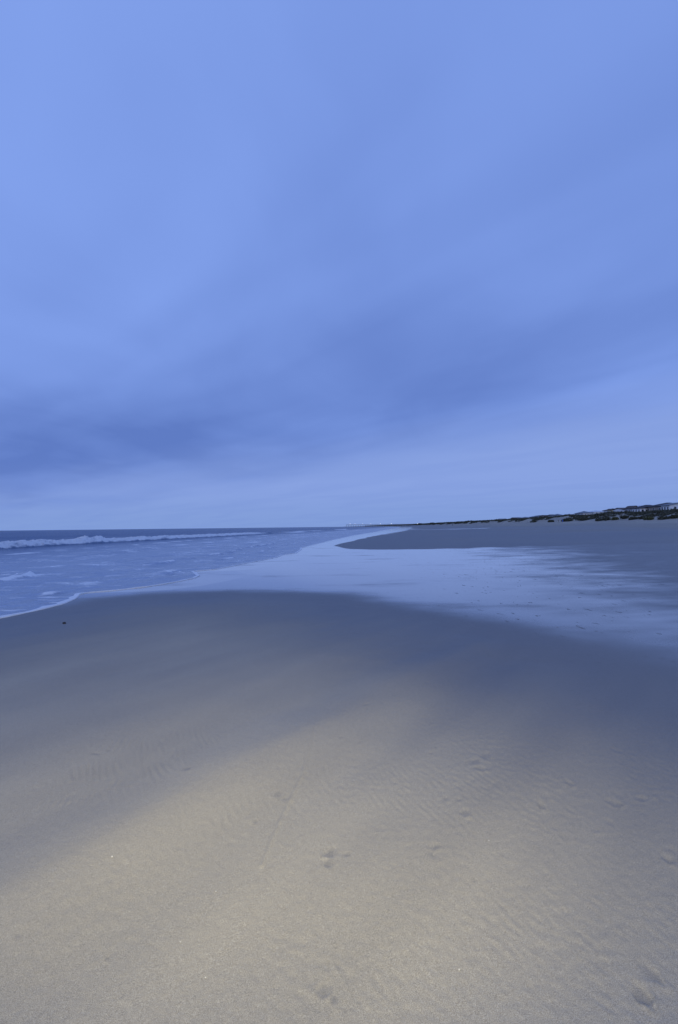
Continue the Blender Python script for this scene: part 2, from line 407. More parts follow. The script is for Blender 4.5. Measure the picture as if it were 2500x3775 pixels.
# wave facets too small to build hide each other at a low angle, so open water mirrors less of the sky
wat = nt.node('ShaderNodeMixShader'); nt.put(wat.inputs[0], nt.math('MULTIPLY', fr.outputs[0], nt.mixf(shal, .66, .95)))
nt.l.new(body.outputs[0], wat.inputs[1]); nt.l.new(gl.outputs[0], wat.inputs[2])
nt.n.remove(b)
fb = nt.node('ShaderNodeBsdfDiffuse'); fb.inputs[0].default_value = (.78, .79, .80, 1)
bf = nt.node('ShaderNodeBump'); bf.inputs['Distance'].default_value = .04; bf.inputs['Strength'].default_value = .6
nt.put(bf.inputs['Height'], nt.noise(pos, 14.0, 4.0, .65)); nt.l.new(bf.outputs[0], fb.inputs['Normal'])
mx = nt.node('ShaderNodeMixShader'); nt.put(mx.inputs[0], nt.math('MULTIPLY', fac, .95))
nt.l.new(wat.outputs[0], mx.inputs[1]); nt.l.new(fb.outputs[0], mx.inputs[2]); nt.l.new(mx.outputs[0], o.inputs[0])

def leaf_mat(name, c1, c2):
    m, nt, b, o = new_mat(name)
    gi = nt.node('ShaderNodeNewGeometry')
    n = nt.noise(gi.outputs['Position'], .9, 3.0, .6)
    nt.put(b.inputs['Base Color'], nt.mix(nt.math('ADD', nt.math('MULTIPLY', gi.outputs['Random Per Island'], .6), nt.math('MULTIPLY', n, .4)), c1, c2))
    b.inputs['Roughness'].default_value = .75
    b.inputs['Specular IOR Level'].default_value = .15
    return m
M_SHRUB = leaf_mat('shrub_leaves', (.042, .046, .034, 1), (.105, .105, .070, 1))
M_GRASS = leaf_mat('dune_grass', (.055, .065, .030, 1), (.16, .16, .085, 1))
M_WOODY = flat_mat('weathered_timber', (.13, .115, .10), .85, .25, 2.0)
M_BARK = flat_mat('bark', (.09, .075, .06), .9, .3, 5.0)

# ================================================================== mesh helpers
def mesh_obj(name, verts, faces, mat, parent=None, smooth=False):
    me = bpy.data.meshes.new(name); me.from_pydata([tuple(p) for p in verts], [], faces); me.update()
    if smooth:
        me.polygons.foreach_set('use_smooth', [True] * len(me.polygons))
    me.materials.append(mat)
    ob = bpy.data.objects.new(name, me); COL.objects.link(ob)
    if parent: ob.parent = parent
    return ob

def grid_obj(name, X, Y, Z, mat, attrs):
    nr, nc = X.shape
    me = bpy.data.meshes.new(name)
    co = np.stack([X, Y, Z], -1).reshape(-1, 3).astype(np.float32)
    idx = np.arange(nr * nc).reshape(nr, nc)
    q = np.stack([idx[:-1, :-1], idx[:-1, 1:], idx[1:, 1:], idx[1:, :-1]], -1).reshape(-1)
    nf = (nr - 1) * (nc - 1)
    me.vertices.add(nr * nc); me.vertices.foreach_set('co', co.reshape(-1))
    me.loops.add(nf * 4); me.loops.foreach_set('vertex_index', q.astype(np.int32))
    me.polygons.add(nf)
    me.polygons.foreach_set('loop_start', np.arange(0, nf * 4, 4, dtype=np.int32))
    me.polygons.foreach_set('use_smooth', np.ones(nf, bool))
    me.update(calc_edges=True); me.validate()
    for k, a in attrs.items():
        at_ = me.attributes.new(k, 'FLOAT', 'POINT'); at_.data.foreach_set('value', a.reshape(-1).astype(np.float32))
    me.materials.append(mat)
    ob = bpy.data.objects.new(name, me); COL.objects.link(ob)
    return ob

def empty(name, loc, rz=0.0):
    e = bpy.data.objects.new(name, None); COL.objects.link(e); e.location = loc; e.rotation_euler = (0, 0, rz)
    e.empty_display_size = .3
    return e

def tag(o, label, cat, group=None):
    o['label'] = label; o['category'] = cat
    if group: o['group'] = group
    return o

class MB:
    """collects boxes, prisms and tubes into one mesh"""
    def __init__(self): self.v = []; self.f = []
    def add(self, v, f):
        n = len(self.v); self.v += [tuple(p) for p in v]; self.f += [tuple(i + n for i in q) for q in f]; return self
    def box(self, x0, x1, y0, y1, z0, z1):
        v = [(x, y, z) for z in (z0, z1) for y in (y0, y1) for x in (x0, x1)]
        return self.add(v, [(0, 2, 3, 1), (4, 5, 7, 6), (0, 1, 5, 4), (2, 6, 7, 3), (0, 4, 6, 2), (1, 3, 7, 5)])
    def tube(self, a, b_, r0, r1=None, n=8):
        r1 = r0 if r1 is None else r1
        a = Vector(a); b_ = Vector(b_); d = (b_ - a).normalized()
        s = d.orthogonal().normalized(); t = d.cross(s)
        v = []
        for p, r in ((a, r0), (b_, r1)):
            v += [p + (s * math.cos(2 * math.pi * i / n) + t * math.sin(2 * math.pi * i / n)) * r for i in range(n)]
        f = [(i, (i + 1) % n, n + (i + 1) % n, n + i) for i in range(n)] + [tuple(range(n))[::-1], tuple(range(n, 2 * n))]
        return self.add(v, f)
    def lathe(self, prof, n=12, cx=0, cy=0):
        v = []; f = []
        for r, z in prof: v += [(cx + r * math.cos(2 * math.pi * i / n), cy + r * math.sin(2 * math.pi * i / n), z) for i in range(n)]
        for k in range(len(prof) - 1):
            f += [(k * n + i, k * n + (i + 1) % n, (k + 1) * n + (i + 1) % n, (k + 1) * n + i) for i in range(n)]
        f += [tuple(range(n))[::-1], tuple(range((len(prof) - 1) * n, len(prof) * n))]
        return self.add(v, f)
    def build(self, name, mat, parent=None, smooth=False): return mesh_obj(name, self.v, self.f, mat, parent, smooth)

# ================================================================== the beach (one sheet to the horizon)
ts = np.concatenate([-np.geomspace(12, .80, 26), np.linspace(-.78, .78, 700), np.geomspace(.80, 12, 26)])
ys = [-40, -20, -10, -5, -2.5, -1, 0, .5, .8]
yv = .95
while yv < 18: ys.append(yv); yv += (yv + .25) * .0048
while yv < 400: ys.append(yv); yv *= 1.011
while yv < 30000: ys.append(yv); yv *= 1.05
ys = np.array(ys)
TT, YY = np.meshgrid(ts, ys)
XX = TT * (np.maximum(YY, 0) + .55)
ZZ, FI, DA = ground(XX, YY, fine=True)
beach = grid_obj('beach', XX, YY, ZZ, M_SAND, {'film': FI, 'damp': DA})
beach['kind'] = 'structure'

# ================================================================== the sea
yy = [1.0]
while yy[-1] < 320: yy.append(yy[-1] + (yy[-1] + 1.0) * (.0042 if 38 < yy[-1] < 80 else .0078))
while yy[-1] < 25000: yy.append(yy[-1] * 1.035)
yy = np.array(yy)
NK = 380; NB = 90
kk = np.linspace(0, 1, NK - NB); fk = (np.exp(4.4 * kk) - 1) / (math.exp(4.4) - 1)
E0 = wl(yy)
SM = 14 + 1.15 * yy + np.maximum(E0, 0)
Ssea = fk[None, :] * SM[:, None]
sb0 = 29 + 1.5 * perlin(yy * .03, yy * 0, 208) + .5 * perlin(yy * .2, yy * 0, 209)
Ssea = np.sort(np.concatenate([Ssea, sb0[:, None] + np.linspace(-2.6, 4.2, NB)[None, :] * np.clip(yy / 45, .6, 3)[:, None]], 1), 1)
Ysea = np.repeat(yy[:, None], NK, 1); Xsea = E0[:, None] + .012 - Ssea
dyr = np.repeat(np.gradient(yy)[:, None], NK, 1); dsr = np.gradient(Ssea, axis=1)
res = np.maximum(dyr, dsr)
def oct_(lam, seed, ex=1.0, ey=.55):
    return perlin(Xsea * ex / lam, Ysea * ey / lam, seed) * sst(.5, .25, res / lam)
s_ = Ssea
ramp_ = sst(.2, 4, s_)
Zs = .010 + .022 * np.exp(-(s_ / .10) ** 2) * (.6 + .8 * perlin(Ysea * 2.2, Ysea * 0 + 2, 201)) - .06 * sst(.012, 0, s_)
Zs += ramp_ * (.014 * oct_(.45, 202, .6, 1.2) + .026 * oct_(1.2, 203, .6, 1.2) + .040 * oct_(3.2, 204)) + sst(20, 45, s_) * (.10 * oct_(9, 205) + .12 * oct_(26, 206, 1, .35))
fo = np.zeros_like(Zs)
# foam lip along the swash edge
we = np.where(yy < 13.4, .17, .10)[:, None] * (1 + .8 * perlin(Ysea * 1.7, Ysea * 0, 207)) + .0012 * Ysea
fo = np.maximum(fo, 1.6 * np.exp(-(s_ / we) ** 4) * (1 - .35 * sst(40, 90, Ysea)))
# breaking wave
sb = 29 + 1.5 * perlin(Ysea * .03, Ysea * 0, 208) + .5 * perlin(Ysea * .2, Ysea * 0, 209)
ds = s_ - sb
alng = sst(150, 118, Ysea) + .55 * sst(165, 180, Ysea) * sst(215, 200, Ysea) + .5 * sst(240, 260, Ysea) * sst(330, 300, Ysea)
pr = np.where(ds < 0, np.exp(-(ds / .55) ** 2), np.exp(-(ds / 3.2) ** 2))
turb = sst(-1.2, -.5, ds) * sst(2.6, .4, ds) * alng
Zs += .40 * pr * alng + turb * (.26 * oct_(.5, 247, 1, .8) + .24 * oct_(1.0, 210, 1, .8) + .12 * oct_(2.2, 211, 1, .8) + .08)
Zs += turb * (rng.random(Zs.shape) - .35) * .22
for yc, hh in ((44.5, .22), (58.5, .55), (61, .38), (52, .14), (71, .16), (136, .4)):
    Zs += hh * np.exp(-((Ysea - yc) / (.02 * yc)) ** 2) * np.exp(-((ds - .3) / .8) ** 2) * (.7 + .8 * oct_(.7, 212))
fo = np.maximum(fo, turb * (.78 + .35 * oct_(1.4, 213) + .6 * oct_(.6, 246)))
# trailing foam behind the breaker's neighbours, further along the shore
fo += .55 * sst(20, 26, s_) * sst(44, 34, s_) * sst(120, 160, Ysea) * sst(1200, 600, Ysea) * (.5 + 1.6 * oct_(9, 214, 1.2, .25))
# next swell out
sw2 = 78 + 9 * perlin(Ysea * .012, Ysea * 0, 215)
d2_ = s_ - sw2
Zs += .34 * np.where(d2_ < 0, np.exp(-(d2_ / 3.0) ** 2), np.exp(-(d2_ / 9) ** 2)) * sst(600, 250, Ysea)
for k_ in range(3, 9):
    d3 = s_ - (42 * k_ + 12 * perlin(Ysea * .006, Ysea * 0, 216 + k_))
    Zs += .26 * np.exp(-(d3 / 6) ** 2)
# unbroken low wave inside, and the small bores running up
for s0, amp, wf, wb, y0, y1, sd_ in ((13.5, .13, .8, 2.4, 30, 300, 221), (20, .09, .8, 2.0, 25, 140, 222), (8.2, .06, .35, 1.1, 24, 120, 223)):
    d4 = s_ - (s0 + 1.3 * perlin(Ysea * .08, Ysea * 0, sd_))
    Zs += amp * np.where(d4 < 0, np.exp(-(d4 / wf) ** 2), np.exp(-(d4 / wb) ** 2)) * sst(y0 - 3, y0 + 6, Ysea) * sst(y1, y1 * .7, Ysea) * (.7 + .6 * perlin(Ysea * .12, Ysea * 0, sd_ + 9))
    fo = np.maximum(fo, .75 * np.exp(-((d4 + .1) / (.35 + .006 * Ysea)) ** 2) * sst(-.1, .35, perlin(Ysea * .22, Ysea * 0 + 3, sd_ + 11)) * sst(y0 - 3, y0 + 6, Ysea) * sst(y1, y1 * .7, Ysea))
for s0, amp, y0, y1, sd_, th in ((4.75, .085, 18.6, 52, 231, -.10), (6.6, .09, 15.6, 19.6, 232, -.4), (.85, .05, 12.6, 13.5, 233, -.9), (.95, .045, 18.2, 20.0, 234, -.9), (2.6, .04, 24, 60, 235, .05)):
    d5 = s_ - (s0 + .5 * perlin(Ysea * .35, Ysea * 0, sd_) + .12 * perlin(Ysea * 1.7, Ysea * 0, sd_ + 1))
    seg = sst(th, th + .25, perlin(Ysea * .5, Ysea * 0 + .4, sd_ + 2)) * sst(y0, y0 + .4, Ysea) * sst(y1, y1 - .4, Ysea)
    prf = np.where(d5 < 0, np.exp(-(d5 / .10) ** 2), np.exp(-(d5 / .55) ** 2)) * seg
    Zs += amp * prf * (1 + .5 * oct_(.5, sd_ + 3))
    fo = np.maximum(fo, seg * np.where(d5 < 0, np.exp(-(d5 / .11) ** 2), np.exp(-(d5 / .09) ** 2)) * (.62 + .9 * perlin(Ysea * .9, Ysea * 0 + 7, sd_ + 4)))
# drifting foam streaks
stk = perlin(Xsea * .55, Ysea * 1.1, 241) + .6 * perlin(Xsea * 1.3, Ysea * 2.6, 242)
fo += .46 * sst(-.15, .6, stk) * sst(27, 22, s_) * sst(.1, .6, s_) * sst(160, 60, Ysea)
fo += .50 * sst(-.1, .5, perlin(Xsea * 1.0, Ysea * 4.0, 243) + .5 * perlin(Xsea * 2.5, Ysea * 9, 244)) * sst(13.2, 12.4, Ysea) * sst(3.5, .3, s_)
fo += .28 * sst(27, 14, s_) * sst(60, 120, Ysea) * (.6 + 1.2 * oct_(6, 245, 1.2, .3))
shal = sst(34, 8, s_)
sea = grid_obj('sea', Xsea[:, ::-1], Ysea[:, ::-1], Zs[:, ::-1], M_SEA, {'foam': np.clip(fo, 0, 1.4)[:, ::-1], 'shallow': shal[:, ::-1]})
sea['kind'] = 'structure'

# ================================================================== dune vegetation
def leaf_cloud(centres, radii, nper, size):
    """small leaf faces through the volume of each clump; returns verts, faces"""
    V = []; n_tot = 0
    c = np.repeat(centres, nper, 0); r = np.repeat(radii, nper, 0); n = len(c)
    d = rng.normal(size=(n, 3)); d /= np.linalg.norm(d, axis=1, keepdims=True)
    rad = rng.random((n, 1)) ** .45
    d[:, 2] = np.abs(d[:, 2]) * 1.0 - .1
    p = c + d * rad * r
    sz = np.repeat(size, nper)[:, None] * (.6 + .8 * rng.random((n, 1)))
    a = rng.normal(size=(n, 3)); a /= np.linalg.norm(a, axis=1, keepdims=True)
    b2 = np.cross(a, rng.normal(size=(n, 3))); b2 /= np.linalg.norm(b2, axis=1, keepdims=True)
    a[:, 2] = a[:, 2] * .6 + .5
    v = np.stack([p - b2 * sz * .35, p + b2 * sz * .35, p + a * sz], 1).reshape(-1, 3)
    f = np.arange(n * 3).reshape(-1, 3)
    return v, f
def tri_obj(name, v, f, mat, parent=None):
    me = bpy.data.meshes.new(name); n = len(f)
    me.vertices.add(len(v)); me.vertices.foreach_set('co', v.astype(np.float32).reshape(-1))
    me.loops.add(n * 3); me.loops.foreach_set('vertex_index', f.astype(np.int32).reshape(-1))
    me.polygons.add(n); me.polygons.foreach_set('loop_start', np.arange(0, n * 3, 3, dtype=np.int32))
    me.update(calc_edges=True); me.materials.append(mat)
    ob = bpy.data.objects.new(name, me); COL.objects.link(ob)
    if parent: ob.parent = parent
    return ob
ny = 12500
Yv = np.exp(rng.uniform(math.log(95), math.log(4500), ny))
cc = 4 + 34 * rng.random(ny) ** 1.1
Xv = foot_x(Yv) + cc
keep = (perlin(Xv * .10, Yv * .05, 301) + .6 * perlin(Xv * .25, Yv * .14, 302) + (cc - 8.0) * .11 + .25 * sst(300, 700, Yv)) > .0
Xv, Yv, cc = Xv[keep], Yv[keep], cc[keep]
Zv = ground(Xv, Yv)[0]
sc = 1 + .9 * sst(200, 900, Yv) + 2.2 * sst(900, 3000, Yv)
lowh = .55 + .45 * sst(6, 16, cc)
rad3 = np.stack([1.15 * sc, 1.5 * sc, (.50 + .45 * rng.random(len(Xv))) * lowh * (1 + .55 * sst(400, 1500, Yv))], 1)
v_, f_ = leaf_cloud(np.stack([Xv, Yv, Zv - .1], 1), rad3, 40, .42 * sc)
th_ = tri_obj('dune_thicket', v_, f_, M_SHRUB)
th_['kind'] = 'stuff'; tag(th_, 'dark evergreen thicket covering the top of the dune ridge', 'shrubs')

# single clumps that stand on the pale sand of the dune face
def clump(px, dpt, wpx, label, grassy):
    tx = ray(px, 1915); k = tx.x / tx.y
    yv_ = (86 + dpt) / (k - .085)
    for _ in range(30):
        yv_ = (float(foot_x(yv_)) + dpt) / k
    xv_ = k * yv_; zv_ = float(ground(np.array([xv_]), np.array([yv_]))[0][0])
    rw = wpx * .5 * yv_ / 1782.6
    root = empty('dune_shrub', (xv_, yv_, zv_))
    n = 14
    cs = np.stack([rng.normal(size=n) * rw * .45, rng.normal(size=n) * rw * .7, np.zeros(n)], 1)
    rs = np.stack([np.full(n, rw * .45), np.full(n, rw * .5), np.full(n, .75 + .3 * random.random())], 1)
    v, f = leaf_cloud(cs, rs, 70, np.full(n, .38))
    tri_obj('foliage', v, f, M_GRASS if grassy else M_SHRUB, root)
    for i in range(4):
        m = MB(); m.tube((cs[i, 0], cs[i, 1], -.15), (cs[i, 0] + random.uniform(-.3, .3), cs[i, 1] + random.uniform(-.3, .3), .55), .035, .012, 5)
        m.build('stem', M_BARK, root)
    tag(root, label, 'shrub', 'shrubs on the dune face')
for a in [(2158, 4, 34, 'broad dark shrub at the dune foot left of the pale sand gap', 0), (2213, 3, 22, 'leaning dark shrub on the dune face below the tall thicket hump', 0),
          (2239, 2, 24, 'low wide shrub at the dune foot below the yellow gabled house', 0), (2267, 2.5, 20, 'small grassy clump at the dune foot below the dark roofed house', 1),
          (2305, 5, 26, 'dark shrub high on the pale dune face beneath the brown roofed house', 0), (2332, 3, 28, 'largest dark shrub at the dune foot under the small gabled porch', 0),
          (2373, 4, 26, 'dark shrub leaning right on pale sand under the long white house', 0), (2395, 2, 20, 'yellowish grass clump low on the sand under the long white house', 1),
          (2444, 3, 30, 'wide shrub on the sand slope below the tall dark roofed house', 0), (2492, 4.5, 24, 'dark shrub at the right edge of the picture on the pale dune slope', 0),
          (2030, 3, 20, 'dark clump at the dune foot left of the blue barrel', 0), (2095, 4, 30, 'long low shrub on the dune just right of the blue barrel', 0)]:
    clump(*a)

# ================================================================== beach houses behind the dune
HM = {'white': flat_mat('white_siding', (.82, .82, .82), .6, .06), 'grey': flat_mat('grey_siding', (.34, .36, .38), .65, .08), 'pale': flat_mat('pale_siding', (.70, .73, .74), .6, .06),
      'yellow': flat_mat('yellow_siding', (.62, .52, .25), .6, .06), 'tan': flat_mat('tan_siding', (.32, .27, .23), .65, .08), 'blue': flat_mat('blue_siding', (.30, .38, .46), .6, .06)}
RM = {'dark': flat_mat('dark_shingle', (.050, .048, .055), .9, .2), 'brown': flat_mat('brown_shingle', (.085, .068, .065), .9, .2),
      'metal': flat_mat('pale_metal_roof', (.62, .65, .68), .45, .05), 'slate': flat_mat('slate_roof', (.17, .19, .21), .8, .12)}
M_GLASS = flat_mat('window_glass', (.03, .035, .045), .08, .05)
M_TRIM = flat_mat('white_trim', (.7, .7, .7), .5, .04)

def house(px0, px1, py_ridge, py_eave, Y, wall, roof, kind, label, z0=5.2, depth=11.0, winrows=1, rz=0.0, hipk=.9, porch=False):
    """a house whose long side spans px0..px1 at distance Y; ridge along that span ('gable_x', 'hip') or towards the viewer ('gable_y')"""
    a = at(px0, py_eave, Y); c = at(px1, py_eave, Y); rdg = at((px0 + px1) / 2, py_ridge, Y).z
    wd = (c.x - a.x); h0 = (a.z + c.z) / 2 - z0; hr = rdg - z0
    root = empty('beach_house', ((a.x + c.x) / 2, Y, z0), rz)
    w2 = wd / 2; dd = depth; ov = .5
    MB().box(-w2 + ov, w2 - ov, ov, dd - ov, -2.5, h0 + .05).build('wall', HM[wall], root)
    t = .22
    m = MB()
    if kind == 'hip':
        r = min(w2 * .98, dd / 2 * hipk)
        lo = [(-w2, 0, h0), (w2, 0, h0), (w2, dd, h0), (-w2, dd, h0)]
        top = [(-w2 + r, dd / 2, hr), (w2 - r + .02, dd / 2, hr)]
        v = lo + top + [(x, y, z - t) for x, y, z in lo]
        m.add(v, [(0, 1, 5, 4), (1, 2, 5), (2, 3, 4, 5), (3, 0, 4), (6, 7, 1, 0), (7, 8, 2, 1), (8, 9, 3, 2), (9, 6, 0, 3), (9, 8, 7, 6)])
    elif kind == 'gable_x':
        v = [(-w2, 0, h0), (w2, 0, h0), (w2, dd, h0), (-w2, dd, h0), (-w2, dd / 2, hr), (w2, dd / 2, hr)]
        v += [(x, y, z - t) for x, y, z in v]
        m.add(v, [(0, 1, 5, 4), (2, 3, 4, 5), (7, 6, 10, 11), (9, 8, 11, 10), (6, 7, 1, 0), (8, 9, 3, 2), (0, 4, 10, 6), (4, 3, 9, 10), (5, 1, 7, 11), (2, 5, 11, 8)])
        for sx_ in (-w2 + ov, w2 - ov - .15):
            MB().add([(sx_, ov, h0), (sx_, dd - ov, h0), (sx_, dd / 2, hr - t - .1), (sx_ + .15, ov, h0), (sx_ + .15, dd - ov, h0), (sx_ + .15, dd / 2, hr - t - .1)],
                     [(0, 2, 1), (3, 4, 5), (0, 1, 4, 3), (1, 2, 5, 4), (2, 0, 3, 5)]).build('gable', HM[wall], root)
    else:
        v = [(-w2, 0, h0), (0, 0, hr), (w2, 0, h0), (-w2, dd, h0), (0, dd, hr), (w2, dd, h0)]
        v += [(x, y, z - t) for x, y, z in v]
        m.add(v, [(0, 1, 4, 3), (1, 2, 5, 4), (7, 6, 9, 10), (8, 7, 10, 11), (0, 6, 7, 1), (1, 7, 8, 2), (4, 10, 9, 3), (5, 11, 10, 4), (0, 3, 9, 6), (2, 8, 11, 5)])
        for y_ in (ov, dd - ov - .15):
            MB().add([(-w2 + ov, y_, h0), (w2 - ov, y_, h0), (0, y_, hr - t - .1), (-w2 + ov, y_ + .15, h0), (w2 - ov, y_ + .15, h0), (0, y_ + .15, hr - t - .1)],
                     [(0, 1, 2), (3, 5, 4), (0, 3, 4, 1), (1, 4, 5, 2), (2, 5, 3, 0)]).build('gable', HM[wall], root)
    m.build('roof', RM[roof], root)
    nw = max(2, int(wd / 3.6))
    for r_ in range(winrows):
        zc = h0 - 1.35 - 2.8 * r_
        for i in range(nw):
            if zc < .4: continue
            xc = -w2 + ov + (i + .5) * (wd - 2 * ov) / nw
            f = MB().box(xc - .55, xc + .55, ov - .07, ov - .002, zc - .75, zc + .75).build('window', M_TRIM, root)
            MB().box(xc - .45, xc + .45, ov - .075, ov - .072, zc - .65, zc + .65).build('pane', M_GLASS, f)
    nside = 3
    for i in range(nside):                       # the side that faces along the beach towards the viewer
        yc = ov + (i + .5) * (dd - 2 * ov) / nside; zc = h0 - 1.35
        if zc < .4: continue
        f = MB().box(-w2 + ov - .07, -w2 + ov - .002, yc - .5, yc + .5, zc - .75, zc + .75).build('window', M_TRIM, root)
        MB().box(-w2 + ov - .075, -w2 + ov - .072, yc - .4, yc + .4, zc - .65, zc + .65).build('pane', M_GLASS, f)
    if porch:
        pz = h0 - 2.6
        MB().box(-w2 - 2.2, -w2 + ov - .01, ov + .3, dd - ov - .3, pz - .25, pz).build('deck', M_WOODY, root)
        for y_ in (ov + .5, dd / 2, dd - ov - .5):
            MB().box(-w2 - 2.1, -w2 - 1.95, y_ - .08, y_ + .08, -2.5, pz + 1.05).build('post', M_TRIM, root)
        MB().box(-w2 - 2.08, -w2 - 1.98, ov + .3, dd - ov - .3, pz + .95, pz + 1.03).build('railing', M_TRIM, root)
    tag(root, label, 'house', 'houses behind the dune')
    return root

house(2441, 2560, 1850, 1864, 200, 'tan', 'dark', 'hip', 'tall dark hip roofed house, rightmost on the dune', depth=12, hipk=1.0, porch=False)
house(2466, 2560, 1851.5, 1861, 190, 'pale', 'slate', 'gable_y', 'pale blue gabled house at the right edge, in front of the tall dark roof', depth=6, winrows=2)
house(2386, 2442, 1859, 1867.5, 214, 'white', 'dark', 'hip', 'long white house under a wide dark roof, next left of the tall roof', depth=10, winrows=1, hipk=.5, porch=True)
house(2360, 2398, 1866, 1872, 210, 'white', 'dark', 'hip', 'low white wing with a dark sloping roof on the left of the long white house', depth=7)
house(2344, 2392, 1862, 1871, 238, 'pale', 'metal', 'gable_x', 'house with a bright pale roof behind the small dark gable', depth=10)
house(2334, 2359, 1863.5, 1872.5, 222, 'grey', 'brown', 'gable_y', 'small steep dark gable between the brown roof and the pale roof', depth=7, porch=False)
house(2297, 2338, 1870, 1877, 231, 'white', 'brown', 'gable_x', 'white walled house with a flat dark brown roof left of the small gable', depth=10, porch=True)
house(2254, 2300, 1873, 1879.5, 250, 'white', 'dark', 'hip', 'white house with a low dark roof behind the yellow gable end', depth=9)
house(2255, 2270, 1874.5, 1879, 244, 'yellow', 'brown', 'gable_y', 'small yellow gable end standing out on the dune top', depth=5, winrows=0)
house(2186, 2240, 1880.5, 1886, 292, 'pale', 'metal', 'hip', 'pale roofed house half hidden behind the tall thicket hump', depth=10)
house(2147, 2192, 1883, 1891, 276, 'white', 'slate', 'hip', 'grey hip roofed house with white walls left of the thicket hump', depth=10)
house(2096, 2150, 1895, 1899, 300, 'grey', 'brown', 'gable_x', 'long low brown roof left of the grey hip roofed house', depth=9)
house(2052, 2080, 1893.5, 1899, 320, 'grey', 'slate', 'hip', 'house with the highest grey hip roof in the far middle row', depth=9)
house(2036, 2058, 1896, 1900, 330, 'grey', 'dark', 'gable_x', 'dark roofed house just left of the far grey hip roof', depth=9)
house(2008, 2038, 1898, 1902, 340, 'tan', 'brown', 'gable_x', 'low brown house between the blue box house and the dark roof', depth=9)
house(1990, 2011, 1898.5, 1900.5, 350, 'blue', 'slate', 'hip', 'small blue grey box shaped house in the far row', depth=9)
house(1967, 1993, 1901.5, 1905, 360, 'blue', 'slate', 'hip', 'low blue house left of the blue grey box house', depth=9)
house(1925, 1968, 1905, 1909, 390, 'grey', 'slate', 'hip', 'long grey hip roof at the left of the far row', depth=10)
house(1895, 1928, 1907, 1910, 420, 'tan', 'brown', 'gable_x', 'purple brown roof far along the dune left of the long grey hip roof', depth=9)
house(1846, 1872, 1911.5, 1915, 460, 'white', 'slate', 'gable_x', 'white house peeping over the far dune thicket', depth=9)
house(1553, 1566, 1932.8, 1934.6, 1150, 'white', 'metal', 'gable_x', 'tiny white building at the foot of the farthest trees', z0=2.5, depth=8, winrows=0)

# ================================================================== barrels and post on the beach
def barrel(px, py, col, name_mat, label):
    p = hit(px, py)
    root = empty('trash_barrel', p)
    m = flat_mat(name_mat, col, .5, .15, 6.0)
    MB().lathe([(.27, -.02), (.29, .0), (.29, .28), (.305, .30), (.29, .32), (.29, .58), (.305, .60), (.29, .62), (.29, .86), (.30, .88), (.27, .88), (.27, .70)], 16).build('body', m, root, False)
    MB().lathe([(.305, .865), (.312, .88), (.305, .895), (.285, .895), (.285, .865)], 16).build('rim', m, root)
    return tag(root, label, 'barrel', 'trash barrels on the beach')
barrel(2075, 1923.5, (.03, .10, .45), 'blue_paint', 'blue barrel standing at the foot of the dune below the far houses')
barrel(1668.5, 1937, (.025, .03, .045), 'dark_paint', 'lone dark barrel on the open beach far off near the pier end')
pp = hit(2059, 1925)
post = empty('marker_post', pp)
MB().tube((0, 0, -.3), (0, 0, 1.0), .07, .06, 8).build('pole', M_WOODY, post)
MB().box(-.16, .16, -.09, -.06, .62, .98).build('sign_board', M_WOODY, post)
tag(post, 'short dark wooden post on the sand just left of the blue barrel', 'post')

# ================================================================== fishing pier
PY = 1250.0
pl = at(1276, 1934, PY); pr_ = at(1500, 1934, PY)
pier = empty('fishing_pier', (pl.x, PY, 0))
L = pr_.x - pl.x + 40; DZ = 6.2
MB().box(0, L, -2.2, 2.2, DZ - .55, DZ).build('deck', M_WOODY, pier)
pm = None
nb = int(L / 6.2)
for i in range(nb + 1):
    x = .6 + i * 6.2
    for y_, tl in ((-1.9, -.35), (1.9, .35)):
        if pm is None:
            pm = MB().tube((0, 0, -3.0), (0, 0, DZ - .5), .34, .30, 8).build('pile', M_WOODY, pier)
            ob = pm
        else:
            ob = pm.copy(); COL.objects.link(ob); ob.parent = pier
        ob.location = (x, y_, 0)
    MB().box(x - .2, x + .2, -2.3, 2.3, DZ - .95, DZ - .56).build('cross_beam', M_WOODY, pier)
for y_ in (-2.15, 2.05):
    MB().box(0, L, y_, y_ + .1, DZ + 1.0, DZ + 1.15).build('railing', M_WOODY, pier)
    MB().box(0, L, y_, y_ + .1, DZ + .45, DZ + .55).build('railing', M_WOODY, pier)
m = MB()
for i in range(int(L / 2.4)):
    for y_ in (-2.15, 2.05): m.box(i * 2.4, i * 2.4 + .12, y_ + .002, y_ + .098, DZ + .002, DZ + .998)
rp = m.build('railing_posts', M_WOODY, pier); rp['kind'] = 'stuff'
MB().box(0, 5.0, 2.2, 6.5, DZ - .5, DZ - .02).build('end_platform', M_WOODY, pier)
tag(pier, 'long dark fishing pier on piles reaching into the sea at the horizon', 'pier')

